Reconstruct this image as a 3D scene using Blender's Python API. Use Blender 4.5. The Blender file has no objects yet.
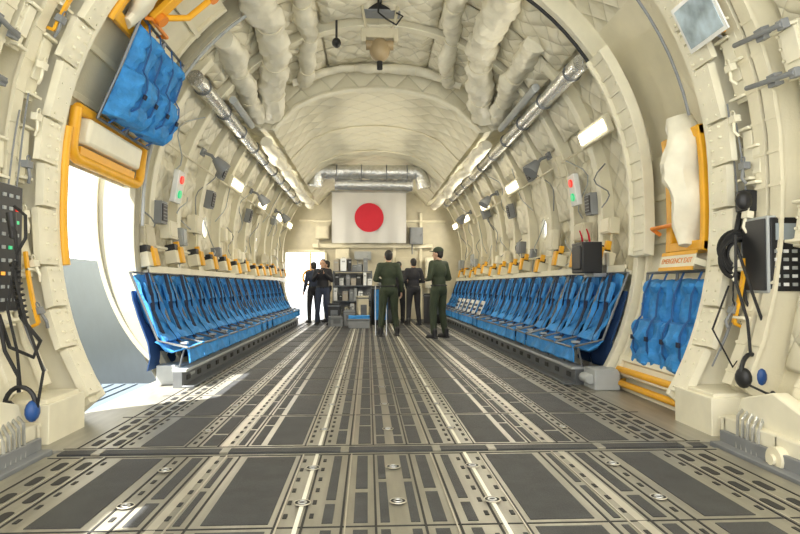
import bpy, bmesh, math, random
from mathutils import Vector, Matrix, noise
random.seed(4)
sc=bpy.context.scene
COL=sc.collection
C0=1.85; R0=2.75
V=Vector
try:
    sc.view_settings.view_transform='Standard'
except Exception: pass

# ------------------------------------------------------------ materials
def mat(name,col,rough=.6,metal=0.0,var=.08,scale=6.0,bump=0.0,bscale=40.0,emit=0.0,trans=0.0,stretch=None):
    m=bpy.data.materials.new(name); m.use_nodes=True
    nt=m.node_tree; b=nt.nodes['Principled BSDF']
    b.inputs['Roughness'].default_value=rough; b.inputs['Metallic'].default_value=metal
    tc=nt.nodes.new('ShaderNodeTexCoord'); nz=nt.nodes.new('ShaderNodeTexNoise')
    nz.inputs['Scale'].default_value=scale; nz.inputs['Detail'].default_value=4
    src=tc.outputs['Object']
    if stretch:
        mp=nt.nodes.new('ShaderNodeMapping'); mp.inputs['Scale'].default_value=stretch
        nt.links.new(src,mp.inputs['Vector']); src=mp.outputs['Vector']
    nt.links.new(src,nz.inputs['Vector'])
    rp=nt.nodes.new('ShaderNodeValToRGB')
    c=V(col)
    rp.color_ramp.elements[0].position=.3; rp.color_ramp.elements[1].position=.7
    rp.color_ramp.elements[0].color=(*(c*(1-var)),1); rp.color_ramp.elements[1].color=(*[min(1,x*(1+var)) for x in c],1)
    nt.links.new(nz.outputs['Fac'],rp.inputs['Fac']); nt.links.new(rp.outputs['Color'],b.inputs['Base Color'])
    if bump:
        n2=nt.nodes.new('ShaderNodeTexNoise'); n2.inputs['Scale'].default_value=bscale
        nt.links.new(tc.outputs['Object'],n2.inputs['Vector'])
        bp=nt.nodes.new('ShaderNodeBump'); bp.inputs['Strength'].default_value=bump; bp.inputs['Distance'].default_value=.02
        nt.links.new(n2.outputs['Fac'],bp.inputs['Height']); nt.links.new(bp.outputs['Normal'],b.inputs['Normal'])
    if emit:
        b.inputs['Emission Color'].default_value=(*col,1); b.inputs['Emission Strength'].default_value=emit
    if trans: b.inputs['Transmission Weight'].default_value=trans
    return m

def quilt(name,col,cell=.22,strength=.9,dark=.5,nzs=.9,dist=.06):
    m=bpy.data.materials.new(name); m.use_nodes=True
    nt=m.node_tree; b=nt.nodes['Principled BSDF']; b.inputs['Roughness'].default_value=.5
    L=nt.links.new
    uv=nt.nodes.new('ShaderNodeTexCoord'); sp=nt.nodes.new('ShaderNodeSeparateXYZ'); L(uv.outputs['UV'],sp.inputs[0])
    def mth(op,a,bb=None):
        n=nt.nodes.new('ShaderNodeMath'); n.operation=op
        for i,x in enumerate((a,bb)):
            if x is None: continue
            if isinstance(x,(int,float)): n.inputs[i].default_value=x
            else: L(x,n.inputs[i])
        return n.outputs[0]
    k=math.pi/cell/1.414
    s1=mth('ABSOLUTE',mth('SINE',mth('MULTIPLY',mth('ADD',sp.outputs[0],sp.outputs[1]),k)))
    s2=mth('ABSOLUTE',mth('SINE',mth('MULTIPLY',mth('SUBTRACT',sp.outputs[0],sp.outputs[1]),k)))
    h=mth('POWER',mth('MULTIPLY',s1,s2),.4)
    nz=nt.nodes.new('ShaderNodeTexNoise'); nz.inputs['Scale'].default_value=5; nz.inputs['Detail'].default_value=5
    L(uv.outputs['Object'],nz.inputs['Vector'])
    hh=mth('ADD',h,mth('MULTIPLY',nz.outputs['Fac'],nzs))
    bp=nt.nodes.new('ShaderNodeBump'); bp.inputs['Strength'].default_value=strength; bp.inputs['Distance'].default_value=dist
    L(hh,bp.inputs['Height']); L(bp.outputs['Normal'],b.inputs['Normal'])
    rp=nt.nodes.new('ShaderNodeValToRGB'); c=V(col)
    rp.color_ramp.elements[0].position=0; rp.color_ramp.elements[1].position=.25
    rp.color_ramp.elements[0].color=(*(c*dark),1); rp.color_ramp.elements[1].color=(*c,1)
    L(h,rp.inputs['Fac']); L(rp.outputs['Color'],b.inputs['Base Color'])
    return m

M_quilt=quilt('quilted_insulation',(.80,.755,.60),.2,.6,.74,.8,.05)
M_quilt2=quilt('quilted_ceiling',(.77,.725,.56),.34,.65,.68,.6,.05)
M_cream=mat('cream_paint',(.79,.735,.56),.45,0,.07,3,.1,60)
M_cream2=mat('cream_fitting',(.83,.785,.62),.42,0,.06,5)
M_puff=mat('padded_cover',(.80,.76,.62),.5,0,.10,4,.9,7)
M_beige=mat('beige_box',(.58,.53,.39),.5,0,.06)
M_tanb=mat('tan_brown_metal',(.36,.27,.15),.5,0,.1)
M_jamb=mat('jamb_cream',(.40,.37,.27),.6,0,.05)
M_floor=mat('floor_metal',(.34,.325,.275),.34,.42,.18,5,.05,80,stretch=(3,.4,1))
M_ramp=mat('ramp_metal',(.29,.275,.225),.38,.35,.18,5,.05,80,stretch=(3,.4,1))
M_grip=mat('grip_panel',(.040,.042,.045),.6,0,.25,7,.3,300)
M_slot=mat('slot_dark',(.02,.02,.02),.7)
M_track=mat('track_light',(.52,.49,.41),.32,.4,.08)
M_white=mat('white_line',(.82,.80,.70),.4)
M_blue=mat('blue_fabric',(.035,.25,.62),.7,0,.22,9,.5,30)
M_blue2=mat('blue_fabric_dark',(.015,.10,.33),.8,0,.2,9,.4,30)
M_gapshade=mat('navy_gap_shade',(.012,.05,.15),.85)  # near-black navy stands in for shade in the seat gaps
M_strap=mat('harness_webbing',(.012,.02,.05),.8)
M_alu=mat('aluminium',(.50,.51,.51),.35,.8,.06)
M_rail=mat('grey_rail',(.15,.16,.17),.4,.5,.1)
M_foil=mat('foil_duct',(.66,.66,.64),.25,.85,.15,14,.8,22)
M_grey=mat('grey_paint',(.22,.23,.24),.5)
M_lgrey=mat('pale_grey_paint',(.40,.42,.42),.5)
M_black=mat('black_plastic',(.015,.015,.017),.45)
M_rubber=mat('black_rubber',(.012,.012,.013),.6)
M_yel=mat('yellow_paint',(.85,.43,.02),.45,0,.08)
M_orange=mat('orange_paint',(.8,.25,.02),.5)
M_red=mat('red',(.60,.01,.03),.6,0,.03)
M_redl=mat('red_lamp',(.9,.05,.03),.4,emit=.6)
M_grnl=mat('green_lamp',(.05,.6,.25),.4,emit=.5)
M_amb=mat('amber_lamp',(1,.4,.05),.4,emit=.8)
M_cloth=mat('flag_cloth',(.66,.65,.63),.8,0,.03,2,.15,6)
M_lamp=mat('lamp_diffuser',(1,.88,.62),.4,emit=5)
M_glass=mat('window_glass',(.95,.97,1),.05,trans=1,var=0)
M_paper=mat('white_paper',(.84,.85,.84),.15)
M_screen=mat('screen_grey',(.35,.40,.43),.2)
M_sheet=mat('glossy_blue_grey',(.42,.52,.60),.06,0,.5,5)
M_skin=mat('skin',(.50,.30,.2),.55)
M_hair=mat('black_hair',(.012,.010,.010),.6)
M_olive=mat('olive_flight_suit',(.032,.045,.024),.8,0,.15,8,.4,30)
M_blackc=mat('black_cloth',(.02,.02,.025),.8,0,.1,8,.3,30)
M_denim=mat('dark_trousers',(.03,.04,.07),.8)
M_tan=mat('beige_shirt',(.4,.36,.30),.8)
M_cup=mat('blue_ear_cup',(.02,.08,.28),.4)
M_ground=mat('tarmac_concrete',(.30,.33,.36),.8,0,.08,.4)
M_fair=mat('blue_grey_skin',(.085,.115,.145),.5,0,.05)

# ------------------------------------------------------------ mesh builder
class MB:
    def __init__(s): s.v=[];s.f=[];s.m=[];s.uv={}
    def add(s,vs,fs,m=0,uvs=None):
        o=len(s.v); s.v+= [V(x) for x in vs]
        for i,f in enumerate(fs):
            if uvs: s.uv[len(s.f)]=uvs[i]
            s.f.append([o+k for k in f]); s.m.append(m)
    def box(s,c,d,rot=None,m=0,taper=1.0):
        x,y,z=[k/2 for k in d]; vs=[]
        for sz in(-1,1):
            t=taper if sz>0 else 1
            for sx,sy in((-1,-1),(1,-1),(1,1),(-1,1)):
                p=V((sx*x*t,sy*y*t,sz*z))
                if rot: p=rot@p
                vs.append(p+V(c))
        s.add(vs,[(3,2,1,0),(4,5,6,7),(0,1,5,4),(1,2,6,5),(2,3,7,6),(3,0,4,7)],m)
    def tube(s,pts,r,n=8,m=0,cap=True,flat=1.0,crump=0,seed=0):
        pts=[V(p) for p in pts]; rs=r if isinstance(r,(list,tuple)) else [r]*len(pts)
        T=[]
        for i in range(len(pts)):
            a=pts[max(0,i-1)]; b=pts[min(len(pts)-1,i+1)]; T.append((b-a).normalized())
        up=V((0,0,1)) if abs(T[0].z)<.9 else V((0,1,0))
        nrm=T[0].cross(up).normalized(); vs=[]
        for i,p in enumerate(pts):
            nrm=(nrm-T[i]*nrm.dot(T[i])).normalized(); bn=T[i].cross(nrm)
            for k in range(n):
                a=2*math.pi*k/n
                q=nrm*math.cos(a)*rs[i]+bn*math.sin(a)*rs[i]*flat
                if crump:
                    w=p+q+V((seed*7.3,0,0))
                    f=1+crump*(noise.noise(w*3.2)*1.0+.9*(abs(noise.noise(w*7.5))-.2)*1.2+.35*noise.noise(w*18))
                    q=q*f
                vs.append(p+q)
        fs=[]
        for i in range(len(pts)-1):
            for k in range(n):
                k2=(k+1)%n
                fs.append((i*n+k,i*n+k2,(i+1)*n+k2,(i+1)*n+k))
        if cap:
            fs.append(tuple(range(n))[::-1]); fs.append(tuple((len(pts)-1)*n+k for k in range(n)))
        s.add(vs,fs,m)
    def ell(s,c,rad,n=10,m=0,rot=None):
        vs=[];fs=[];h=n//2+1
        for i in range(h+1):
            t=math.pi*i/h
            for k in range(n):
                a=2*math.pi*k/n
                p=V((rad[0]*math.sin(t)*math.cos(a),rad[1]*math.sin(t)*math.sin(a),rad[2]*math.cos(t)))
                if rot: p=rot@p
                vs.append(p+V(c))
        for i in range(h):
            for k in range(n):
                k2=(k+1)%n
                if i==0: fs.append((0,(i+1)*n+k,(i+1)*n+k2))
                elif i==h-1: fs.append((i*n+k,(i+1)*n,i*n+k2))
                else: fs.append((i*n+k,(i+1)*n+k,(i+1)*n+k2,i*n+k2))
        s.add(vs,fs,m)
    def caps(s,p,q,r1,r2,n=10,m=0):
        s.tube([p,q],[r1,r2],n,m); s.ell(p,(r1,)*3,n,m); s.ell(q,(r2,)*3,n,m)
    def torus(s,c,R,r,axis='z',n=20,k=6,m=0,M=None):
        vs=[];fs=[]
        for i in range(n):
            a=2*math.pi*i/n
            for j in range(k):
                b=2*math.pi*j/k
                x=(R+r*math.cos(b))*math.cos(a);y=(R+r*math.cos(b))*math.sin(a);z=r*math.sin(b)
                p=V((x,y,z)) if axis=='z' else (V((z,x,y)) if axis=='x' else V((x,z,y)))
                if M: p=M@p
                vs.append(p+V(c))
        for i in range(n):
            for j in range(k):
                fs.append((i*k+j,((i+1)%n)*k+j,((i+1)%n)*k+(j+1)%k,i*k+(j+1)%k))
        s.add(vs,fs,m)
    def pbox(s,side,a0,a1,y0,y1,r0,r1,m=0,step=4):
        n=max(1,int(math.ceil(abs(a1-a0)/step))); vs=[];fs=[]
        for i in range(n+1):
            a=a0+(a1-a0)*i/n
            q0=r0(a) if callable(r0) else r0; q1=r1(a) if callable(r1) else r1
            vs+=[pp(side,a,y0,q0),pp(side,a,y1,q0),pp(side,a,y1,q1),pp(side,a,y0,q1)]
        for i in range(n):
            for k in range(4):
                k2=(k+1)%4; fs.append((i*4+k,i*4+k2,(i+1)*4+k2,(i+1)*4+k))
        fs.append((3,2,1,0)); fs.append(tuple(n*4+k for k in range(4)))
        s.add(vs,fs,m)
    def prism(s,poly,h0,h1,m=0,axis='z'):
        def mk(x,y,h): return {'z':V((x,y,h)),'y':V((x,h,y)),'x':V((h,x,y))}[axis]
        n=len(poly)
        vs=[mk(x,y,h0) for x,y in poly]+[mk(x,y,h1) for x,y in poly]
        fs=[tuple(range(n))[::-1],tuple(range(n,2*n))]+[(i,(i+1)%n,n+(i+1)%n,n+i) for i in range(n)]
        s.add(vs,fs,m)
    def mesh(s,name,mats,recalc=True,smooth=True):
        me=bpy.data.meshes.new(name); me.from_pydata([tuple(v) for v in s.v],[],s.f)
        for m in mats: me.materials.append(m)
        me.polygons.foreach_set('material_index',s.m)
        if s.uv:
            ul=me.uv_layers.new(name='UVMap')
            for p in me.polygons:
                u=s.uv.get(p.index)
                if u:
                    for li,c in zip(p.loop_indices,u): ul.data[li].uv=c
        if recalc:
            bm=bmesh.new(); bm.from_mesh(me); bmesh.ops.recalc_face_normals(bm,faces=bm.faces); bm.to_mesh(me); bm.free()
        if smooth:
            me.polygons.foreach_set('use_smooth',[True]*len(me.polygons))
            try: me.set_sharp_from_angle(angle=math.radians(38))
            except Exception: pass
        me.update(); return me
def props(o,label=None,cat=None,group=None,kind=None):
    if label:o['label']=label
    if cat:o['category']=cat
    if group:o['group']=group
    if kind:o['kind']=kind
def O(mb,name,mats,parent=None,M=None,bevel=0,label=None,cat=None,group=None,kind=None,recalc=True,smooth=True):
    if not isinstance(mats,(list,tuple)): mats=[mats]
    me=mb.mesh(name,mats,recalc,smooth) if isinstance(mb,MB) else mb
    o=bpy.data.objects.new(name,me); COL.objects.link(o)
    if parent: o.parent=parent
    if M is not None:
        if parent: o.matrix_local=M
        else: o.matrix_world=M
    if bevel:
        b=o.modifiers.new('Bevel','BEVEL'); b.width=bevel; b.segments=2; b.limit_method='ANGLE'
    props(o,label,cat,group,kind); return o
def E(name,label,cat,M=None,group=None):
    o=bpy.data.objects.new(name,None); o.empty_display_size=.1; COL.objects.link(o)
    if M is not None:o.matrix_world=M
    props(o,label,cat,group); return o
def dup(root,M,label=None):
    c=root.copy(); COL.objects.link(c); c.matrix_world=M
    if label:c['label']=label
    def rec(a,b):
        for ch in [x for x in bpy.data.objects if x.parent==a]:
            cc=ch.copy(); COL.objects.link(cc); cc.parent=b; rec(ch,cc)
    rec(root,c); return c
def pp(side,a,y,r):
    w=.28*(max(0,-a)/42)**1.4
    a=math.radians(a); return V((side*(r*math.cos(a)+w),y,C0+r*math.sin(a)))
def wallM(side,a,y,r,pos=None):
    ar=math.radians(a)
    n=V((-side*math.cos(ar),0,-math.sin(ar))); t=V((-side*math.sin(ar),0,math.cos(ar))); x=t.cross(n)
    o=V(pos) if pos else pp(side,a,y,r)
    return Matrix(((x.x,t.x,n.x,o.x),(x.y,t.y,n.y,o.y),(x.z,t.z,n.z,o.z),(0,0,0,1)))
def TR(x,y,z,rz=0): return Matrix.Translation((x,y,z))@Matrix.Rotation(rz,4,'Z')
def RX(d): return Matrix.Rotation(math.radians(d),3,'X')
def RY(d): return Matrix.Rotation(math.radians(d),3,'Y')
def RZ(d): return Matrix.Rotation(math.radians(d),3,'Z')
def text(body,size,m,parent,loc,name='lettering',rot=None):
    cu=bpy.data.curves.new(name,'FONT'); cu.body=body; cu.size=size; cu.align_x='CENTER'; cu.align_y='CENTER'; cu.extrude=.001
    t=bpy.data.objects.new('tmp',cu); COL.objects.link(t)
    me=bpy.data.meshes.new_from_object(t.evaluated_get(bpy.context.evaluated_depsgraph_get())); bpy.data.objects.remove(t)
    me.materials.clear(); me.materials.append(m)
    Mx=Matrix.Translation(loc)
    if rot is not None: Mx=Mx@rot.to_4x4()
    return O(me,name,m,parent=parent,M=Mx)

YB=18.7; YT=9.7
YDa={-1:4.85,1:4.65}; YDb={-1:6.6,1:6.05}
AF=-43.5; YS=.4
# ------------------------------------------------------------ shell
WIN=[9.9,14.2]
def dn(p,amt):
    return amt*(noise.noise(p*2.1)+.6*abs(noise.noise(p*5.3)))
def shell_patch(mb,side,ys,as_,r,holes=(),amt=0.0,st=.6,sa=4):
    def refine(l,st):
        o=[]
        for a,b in zip(l[:-1],l[1:]):
            n=max(1,int(math.ceil((b-a)/st)))
            o+=[a+(b-a)*i/n for i in range(n)]
        return o+[l[-1]]
    if amt: st,sa=.14,3
    ys=refine(ys,st); as_=refine(as_,sa); k=r*math.pi/180
    idx={}
    o=len(mb.v)
    for i,y in enumerate(ys):
        for j,a in enumerate(as_):
            rr=r
            if amt and 0<i<len(ys)-1 and 0<j<len(as_)-1: rr=r-abs(dn(pp(side,a,y,r),amt))
            idx[i,j]=len(mb.v)-o; mb.v.append(pp(side,a,y,rr))
    base=o
    for i,(y0,y1) in enumerate(zip(ys[:-1],ys[1:])):
        for j,(a0,a1) in enumerate(zip(as_[:-1],as_[1:])):
            ym=(y0+y1)/2; am=(a0+a1)/2
            if any(h[0]<ym<h[1] and h[2]<am<h[3] for h in holes): continue
            mb.uv[len(mb.f)]=[(a0*k,y0),(a0*k,y1),(a1*k,y1),(a1*k,y0)]
            mb.f.append([base+idx[i,j],base+idx[i+1,j],base+idx[i+1,j+1],base+idx[i,j+1]]); mb.m.append(0)
for side,nm in((-1,'wall_left'),(1,'wall_right')):
    mb=MB()
    holes=[(w-.17,w+.17,-1.8,5.0) for w in WIN]
    ys=[YDb[side]]
    for w in WIN: ys+=[w-.17,w+.17]
    ys.append(YB+.1)
    shell_patch(mb,side,ys,[AF,-1.8,5.0,38],R0,holes,.07)
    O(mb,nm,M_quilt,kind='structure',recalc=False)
    mb=MB()
    if side==-1:
        shell_patch(mb,side,[YDa[side],YDb[side]],[8,38],R0)
        shell_patch(mb,side,[YS,1.72,1.98,YDa[side]],[AF-4,13,16.5,38],2.82,[(1.72,1.98,13,16.5)])  # unseen opening added so the sun throws a patch on the ramp
    else:
        shell_patch(mb,side,[YDa[side],YDb[side]],[AF,38],R0)
        shell_patch(mb,side,[YS,YDa[side]],[AF-4,38],2.82)
    O(mb,'wall_aft_left' if side<0 else 'wall_aft_right',M_cream,kind='structure',recalc=False)
mb=MB()
for side in(-1,1):
    shell_patch(mb,side,[YDb[side],YT],[38,90],R0,amt=.05)
    shell_patch(mb,side,[YDa[side],YDb[side]],[38,90],R0)
    shell_patch(mb,side,[YS,YDa[side]],[38,90],2.82)
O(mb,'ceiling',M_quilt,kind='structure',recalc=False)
prof=[(2.17,3.54),(1.62,3.42),(1.45,3.6),(1.25,3.8),(.9,3.97),(.45,4.07),(0,4.1)]
prof=[(-x,z) for x,z in prof]+[(x,z) for x,z in prof[-2::-1]]
fp=[]
for (xa,za),(xb,zb) in zip(prof[:-1],prof[1:]):
    for t in range(3): fp.append((xa+(xb-xa)*t/3,za+(zb-za)*t/3))
fp.append(prof[-1])
mb=MB(); L=[0]
for a,b in zip(fp[:-1],fp[1:]): L.append(L[-1]+math.dist(a,b))
n=60; N=len(fp)
for j in range(n+1):
    y=YT+(YB+.1-YT)*j/n
    for i,(x,z) in enumerate(fp):
        d=0 if j in(0,n) or i in(0,N-1) else dn(V((x,y,z)),.03)
        mb.v.append(V((x,y,z+d)))
for j in range(n):
    for i in range(N-1):
        y0=YT+(YB+.1-YT)*j/n; y1=YT+(YB+.1-YT)*(j+1)/n
        mb.uv[len(mb.f)]=[(L[i],y0),(L[i+1],y0),(L[i+1],y1),(L[i],y1)]
        mb.f.append([j*N+i,j*N+i+1,(j+1)*N+i+1,(j+1)*N+i]); mb.m.append(0)
for i in range(len(fp)-1):
    (xa,za),(xb,zb)=fp[i],fp[i+1]
    def out(x): return (x,C0+.05+math.sqrt(max(0,(R0+.03)**2-x*x)))
    A=out(xa);B=out(xb)
    mb.add([(xa,YT,za),(xb,YT,zb),(B[0],YT,B[1]),(A[0],YT,A[1])],[(0,1,2,3)],0,[[(xa,za),(xb,zb),B,A]])
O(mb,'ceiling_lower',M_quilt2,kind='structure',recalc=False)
mb=MB(); mb.tube([(x,YT-.03,z) for x,z in prof[1:-1]],.05,8)
O(mb,'trim_1',M_cream2,kind='structure')
tn=3
for y in(11.9,14.1,16.3):
    mb=MB(); mb.tube([(x,y,z-.01) for x,z in prof[1:-1]],.03,8,flat=.5)
    O(mb,'trim_%d'%tn,M_cream,kind='structure'); tn+=1

mb=MB()
xs=[-2.7+.1*i for i in range(55)]
DX0,DX1,DZ=-2.6,-1.45,2.0
for a,b in zip(xs[:-1],xs[1:]):
    if abs(a)>R0 or abs(b)>R0: continue
    ta=C0+math.sqrt(R0*R0-a*a); tb=C0+math.sqrt(R0*R0-b*b)
    la=max(0,C0-1.3*math.sqrt(R0*R0-a*a)); lb=max(0,C0-1.3*math.sqrt(R0*R0-b*b))
    if DX0<(a+b)/2<DX1: la=lb=DZ
    mb.add([(a,YB,la),(b,YB,lb),(b,YB,tb),(a,YB,ta)],[(0,1,2,3)])
O(mb,'wall_front',M_beige,kind='structure',recalc=False)
mb=MB()
mb.box((0,YB-.06,2.2),(3.6,.12,.12)); mb.box((0,YB-.05,2.95),(4.4,.1,.06)); 
for x in(.65,1.45): mb.box((x,YB-.04,1.6),(.08,.08,3.2))
mb.box((DX1+.04,YB-.05,1.0),(.08,.1,2.0)); mb.box((-1.98,YB-.05,DZ+.04),(1.1,.1,.08))
O(mb,'trim_2',M_cream,kind='structure',bevel=.01)

fr=[7.15,8.15,9.15,10.4,11.45,12.5,13.55,14.8,15.85,16.9,17.95]
for y in fr:
    for side in(-1,1):
        mb=MB(); top=(90 if y==8.15 else 42) if y<YT else 37
        mb.pbox(side,AF+1,top,y-.03,y+.03,2.6,R0+.01); mb.pbox(side,AF+1,top,y-.07,y+.07,2.585,2.61)
        O(mb,'trim_%d'%tn,M_cream2,kind='structure',bevel=.006); tn+=1
for side in(-1,1):
    a,b=YDa[side],YDb[side]
    mb=MB(); mb.pbox(side,-42,90,a-.16,a,2.55,2.83); mb.pbox(side,-42,90,a-.03,a+.02,2.50,2.56)
    k=0; aa=-41
    while aa<62:
        h=7.5 if k%3 else 10
        mb.pbox(side,aa,aa+h-.5,a-.24-(.05 if k%2 else 0),a-.02,2.505 if k%2 else 2.49,2.55,step=20)
        for t in range(4):
            for yy in(a-.19,a-.07):
                p=pp(side,aa+.8+t*(h-2)/3,yy,2.50 if k%2 else 2.485); q=pp(side,aa+.8+t*(h-2)/3,yy,2.475)
                mb.tube([p,q],.010,6)
        aa+=h; k+=1
    O(mb,'trim_%d'%tn,M_cream2,kind='structure'); tn+=1
    mb=MB()
    if side>0: mb.pbox(side,AF+1,90,b,b+.1,2.56,2.98)
    else:
        fo=lambda a: 2.62+.38*max(0,math.cos(math.radians((a-4)*90/46)))**.8
        mb.pbox(side,-41,20,b,b+.1,2.56,fo,step=2)
        mb.pbox(side,20,90,b,b+.1,2.56,2.9)
        mb.pbox(side,-39,20,b-.03,b,lambda a:fo(a)-.05,fo,step=2); mb.pbox(side,-41,20,b-.05,b,2.56,2.62)
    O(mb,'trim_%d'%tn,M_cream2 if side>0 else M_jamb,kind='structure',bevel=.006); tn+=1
    for y in (3.45,4.0,a-.5):
        mb=MB(); mb.pbox(side,-36,60,y-.02,y+.02,2.6,2.83); mb.pbox(side,-36,60,y-.055,y+.055,2.58,2.605,step=8)
        for t in range(-34,58,5): mb.pbox(side,t,t+.5,y-.06,y+.06,2.57,2.6)
        O(mb,'trim_%d'%tn,M_cream,kind='structure'); tn+=1

# ------------------------------------------------------------ floor and ramp
def floorpattern(mb,y0,y1,zt,seg=1.05,ramp=False):
    if ramp: cols=[(.045,.085,1),(.14,.20,1),(.29,.335,1),(.56,.84,0),(.925,.955,1),(1.10,1.16,1),(1.33,1.56,0)]
    else: cols=[(.03,.085,1),(.12,.20,1),(.28,.34,1),(.55,.77,0),(.81,.87,1),(.91,.95,1),(1.08,1.17,1),(1.29,1.55,0)]
    n=max(1,round((y1-y0)/seg)); s=(y1-y0)/n
    for sg in(-1,1):
        for j in range(n):
            a=y0+j*s+.04; b=y0+(j+1)*s-.04
            for ci,(x0,x1,k) in enumerate(cols):
                if k:
                    t=.25+.5*((ci*37+j*53)%10)/10
                    parts=[(a,a+(b-a)*(t-.03)),(a+(b-a)*(t+.03),b)]
                else: parts=[(a,b)]
                for p,q in parts:
                    mb.box((sg*(x0+x1)/2,(p+q)/2,zt+.001),(x1-x0,q-p,.004),m=1)
            for xx in (.385,.50,1.0,1.235,1.63):
                m=6
                for t in range(m):
                    yy=a+(b-a)*(t+.5)/m
                    mb.box((sg*xx,yy,zt+.001),(.018,.05,.005),m=2)
            for xx in (1.72,1.85) :
                for t in range(4):
                    yy=a+(b-a)*(t+.5)/4
                    poly=[]
                    for q in range(12):
                        an=2*math.pi*q/12
                        poly.append((sg*xx+.024*math.cos(an),yy+(.05 if math.sin(an)>0 else -.05)+.024*math.sin(an)))
                    mb.prism(poly,zt,zt+.003,m=2)
        mb.box((sg*.44,(y0+y1)/2,zt+.002),(.018,y1-y0,.008),m=4)
        mb.box((sg*1.03,(y0+y1)/2,zt+.001),(.04,y1-y0,.003),m=3)
        for xx in (.105,.25,.415,.53,.89,1.07,1.195,1.27,1.665,1.785,1.92):
            mb.box((sg*xx,(y0+y1)/2,zt+.0008),(.010,y1-y0,.004),m=2)
        for xx in (.235,.52,.97,1.675,1.80):
            mb.box((sg*xx+.0,(y0+y1)/2,zt+.002),(.006,y1-y0,.010),m=3)
    for j in range(n+1):
        mb.box((0,y0+j*s,zt+.001),(4.0,.010,.003),m=2)
FM=[M_floor,M_grip,M_slot,M_track,M_white]
mb=MB(); mb.box((0,(3.9+YB)/2,-.06),(4.75,YB-3.9,.12)); floorpattern(mb,3.93,YB-.05,0,.9)
O(mb,'floor',FM,kind='structure')
mb=MB(); mb.box((0,.89,-.065),(4.06,5.78,.12)); floorpattern(mb,.40,3.74,-.005,1.1,True)
O(mb,'floor_ramp',[M_ramp]+FM[1:],kind='structure')
mb=MB(); mb.box((0,3.84,-.07),(4.05,.12,.12)); mb.box((0,3.84,-.006),(3.95,.10,.02),m=1)
for x in(-1.75,-1.0,-.28,.28,.62,1.3,1.85): mb.box((x,3.84,.002),(.05,.12,.012),m=0)
O(mb,'floor_hinge',[M_ramp,M_grip],kind='structure',bevel=.003)

mb=MB(); mb.tube([(0,0,0),(0,0,.004)],.036,18)
tr=O(mb,'tie_down_fitting',M_slot,label='round recessed cargo tie-down cup with metal ring in deck',cat='tie-down ring',group='tie-down fittings in deck',M=TR(1.235,2.9,.0))
mb=MB(); mb.torus((0,0,.004),.018,.004); O(mb,'ring',M_alu,parent=tr)
mb=MB(); mb.torus((0,0,.003),.037,.003,n=24); O(mb,'rim',M_track,parent=tr)
for y in (2.9,3.45,4.35,5.25,6.15,7.05,7.95,8.85,9.75):
    for x in(-1.235,-.44,0.0,.44,1.235):
        if y==2.9 and x==1.235: continue
        dup(tr,TR(x,y,.002 if y<3.9 else .004))

for side in(-1,1):
    y1=16.3 if side<0 else 18.2; ym=(6.2+y1)/2; yl=y1-6.2
    mb=MB()
    mb.box((side*2.0,ym,.08),(.09,yl,.16),m=0)
    mb.box((side*1.985,ym,.17),(.14,yl,.03),m=1)
    mb.box((side*1.90,ym,.012),(.12,yl,.02),m=0)
    for i in range(int(yl/.4)-1): mb.box((side*1.95,6.4+i*.4,.085),(.012,.12,.05),m=2)
    O(mb,'cargo_guide_rail',[M_rail,M_lgrey,M_slot],label='long grey metal cargo guide rail beneath the blue seats',cat='rail',group='cargo guide rails',bevel=.004)

# ------------------------------------------------------------ troop seats
def seatM(side,y,tw=0): 
    return Matrix.Translation((side*2.5,y,0))@Matrix.Rotation(math.radians((-90 if side<0 else 90)+tw),4,'Z')
def cloth(mb,rows,w,nx=10,sag=.02,m=0,th=.012,sub=3,wr=.018,wf=lambda t:1):
    R=[]
    for (a,b) in zip(rows[:-1],rows[1:]):
        for t in range(sub): R.append((a[0]+(b[0]-a[0])*t/sub,a[1]+(b[1]-a[1])*t/sub))
    R.append(rows[-1]); rows=R
    pts=[];nr=len(rows)
    for i,(y,z) in enumerate(rows):
        for k in range(nx+1):
            t=k/nx*2-1; s=sag*(1-t*t)*math.sin(math.pi*i/(nr-1))
            p=V((w/2*t*wf(i/(nr-1)),y-s,z-s*.5)); q=noise.noise(V((p.x*7,p.y*5,p.z*9)))*wr+noise.noise(p*22)*wr*.3
            pts.append((p.x,p.y+q*.7,p.z+q*.5))
    N=nx+1
    back=[(x,y-th,z-th) for x,y,z in pts]; fs=[]
    for i in range(nr-1):
        for k in range(nx):
            a=i*N+k; fs.append((a,a+1,a+N+1,a+N)); b=a+len(pts); fs.append((b,b+N,b+N+1,b+1))
    tot=len(pts)
    for i in range(nr-1):
        fs.append((i*N,(i+1)*N,(i+1)*N+tot,i*N+tot)); a=i*N+nx; fs.append((a,a+tot,a+N+tot,a+N))
    for k in range(nx):
        fs.append((k,k+tot,k+1+tot,k+1)); a=(nr-1)*N+k; fs.append((a,a+1,a+1+tot,a+tot))
    mb.add(pts+back,fs,m)
SY={-1:6.5,1:6.42}
st=E('troop_seat','blue fabric sidewall troop seat with dark harness','seat',seatM(-1,SY[-1]),'blue troop seats along the walls')
W=.55
mb=MB(); cloth(mb,[(.05,1.12),(.09,.98),(.15,.86),(.21,.72),(.29,.58),(.36,.45)],W*.92,sag=.09,wf=lambda t:.80+.17*t-.06*math.sin(math.pi*t),th=.02,wr=.055)
cloth(mb,[(.12,1.04),(.155,.93),(.185,.84)],W*.56,sag=.0,th=.02,wr=.02)
O(mb,'backrest',M_blue,parent=st)
mb=MB(); cloth(mb,[(.28,.46),(.36,.40),(.46,.365),(.55,.39),(.60,.40),(.61,.25)],W*.96,sag=.07,th=.015,wr=.045)
O(mb,'seat_pan',M_blue,parent=st)
mb=MB()
mb.tube([(W/2,.02,1.14),(W/2,.30,.46),(W/2,.59,.395)],.012,6)
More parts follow.
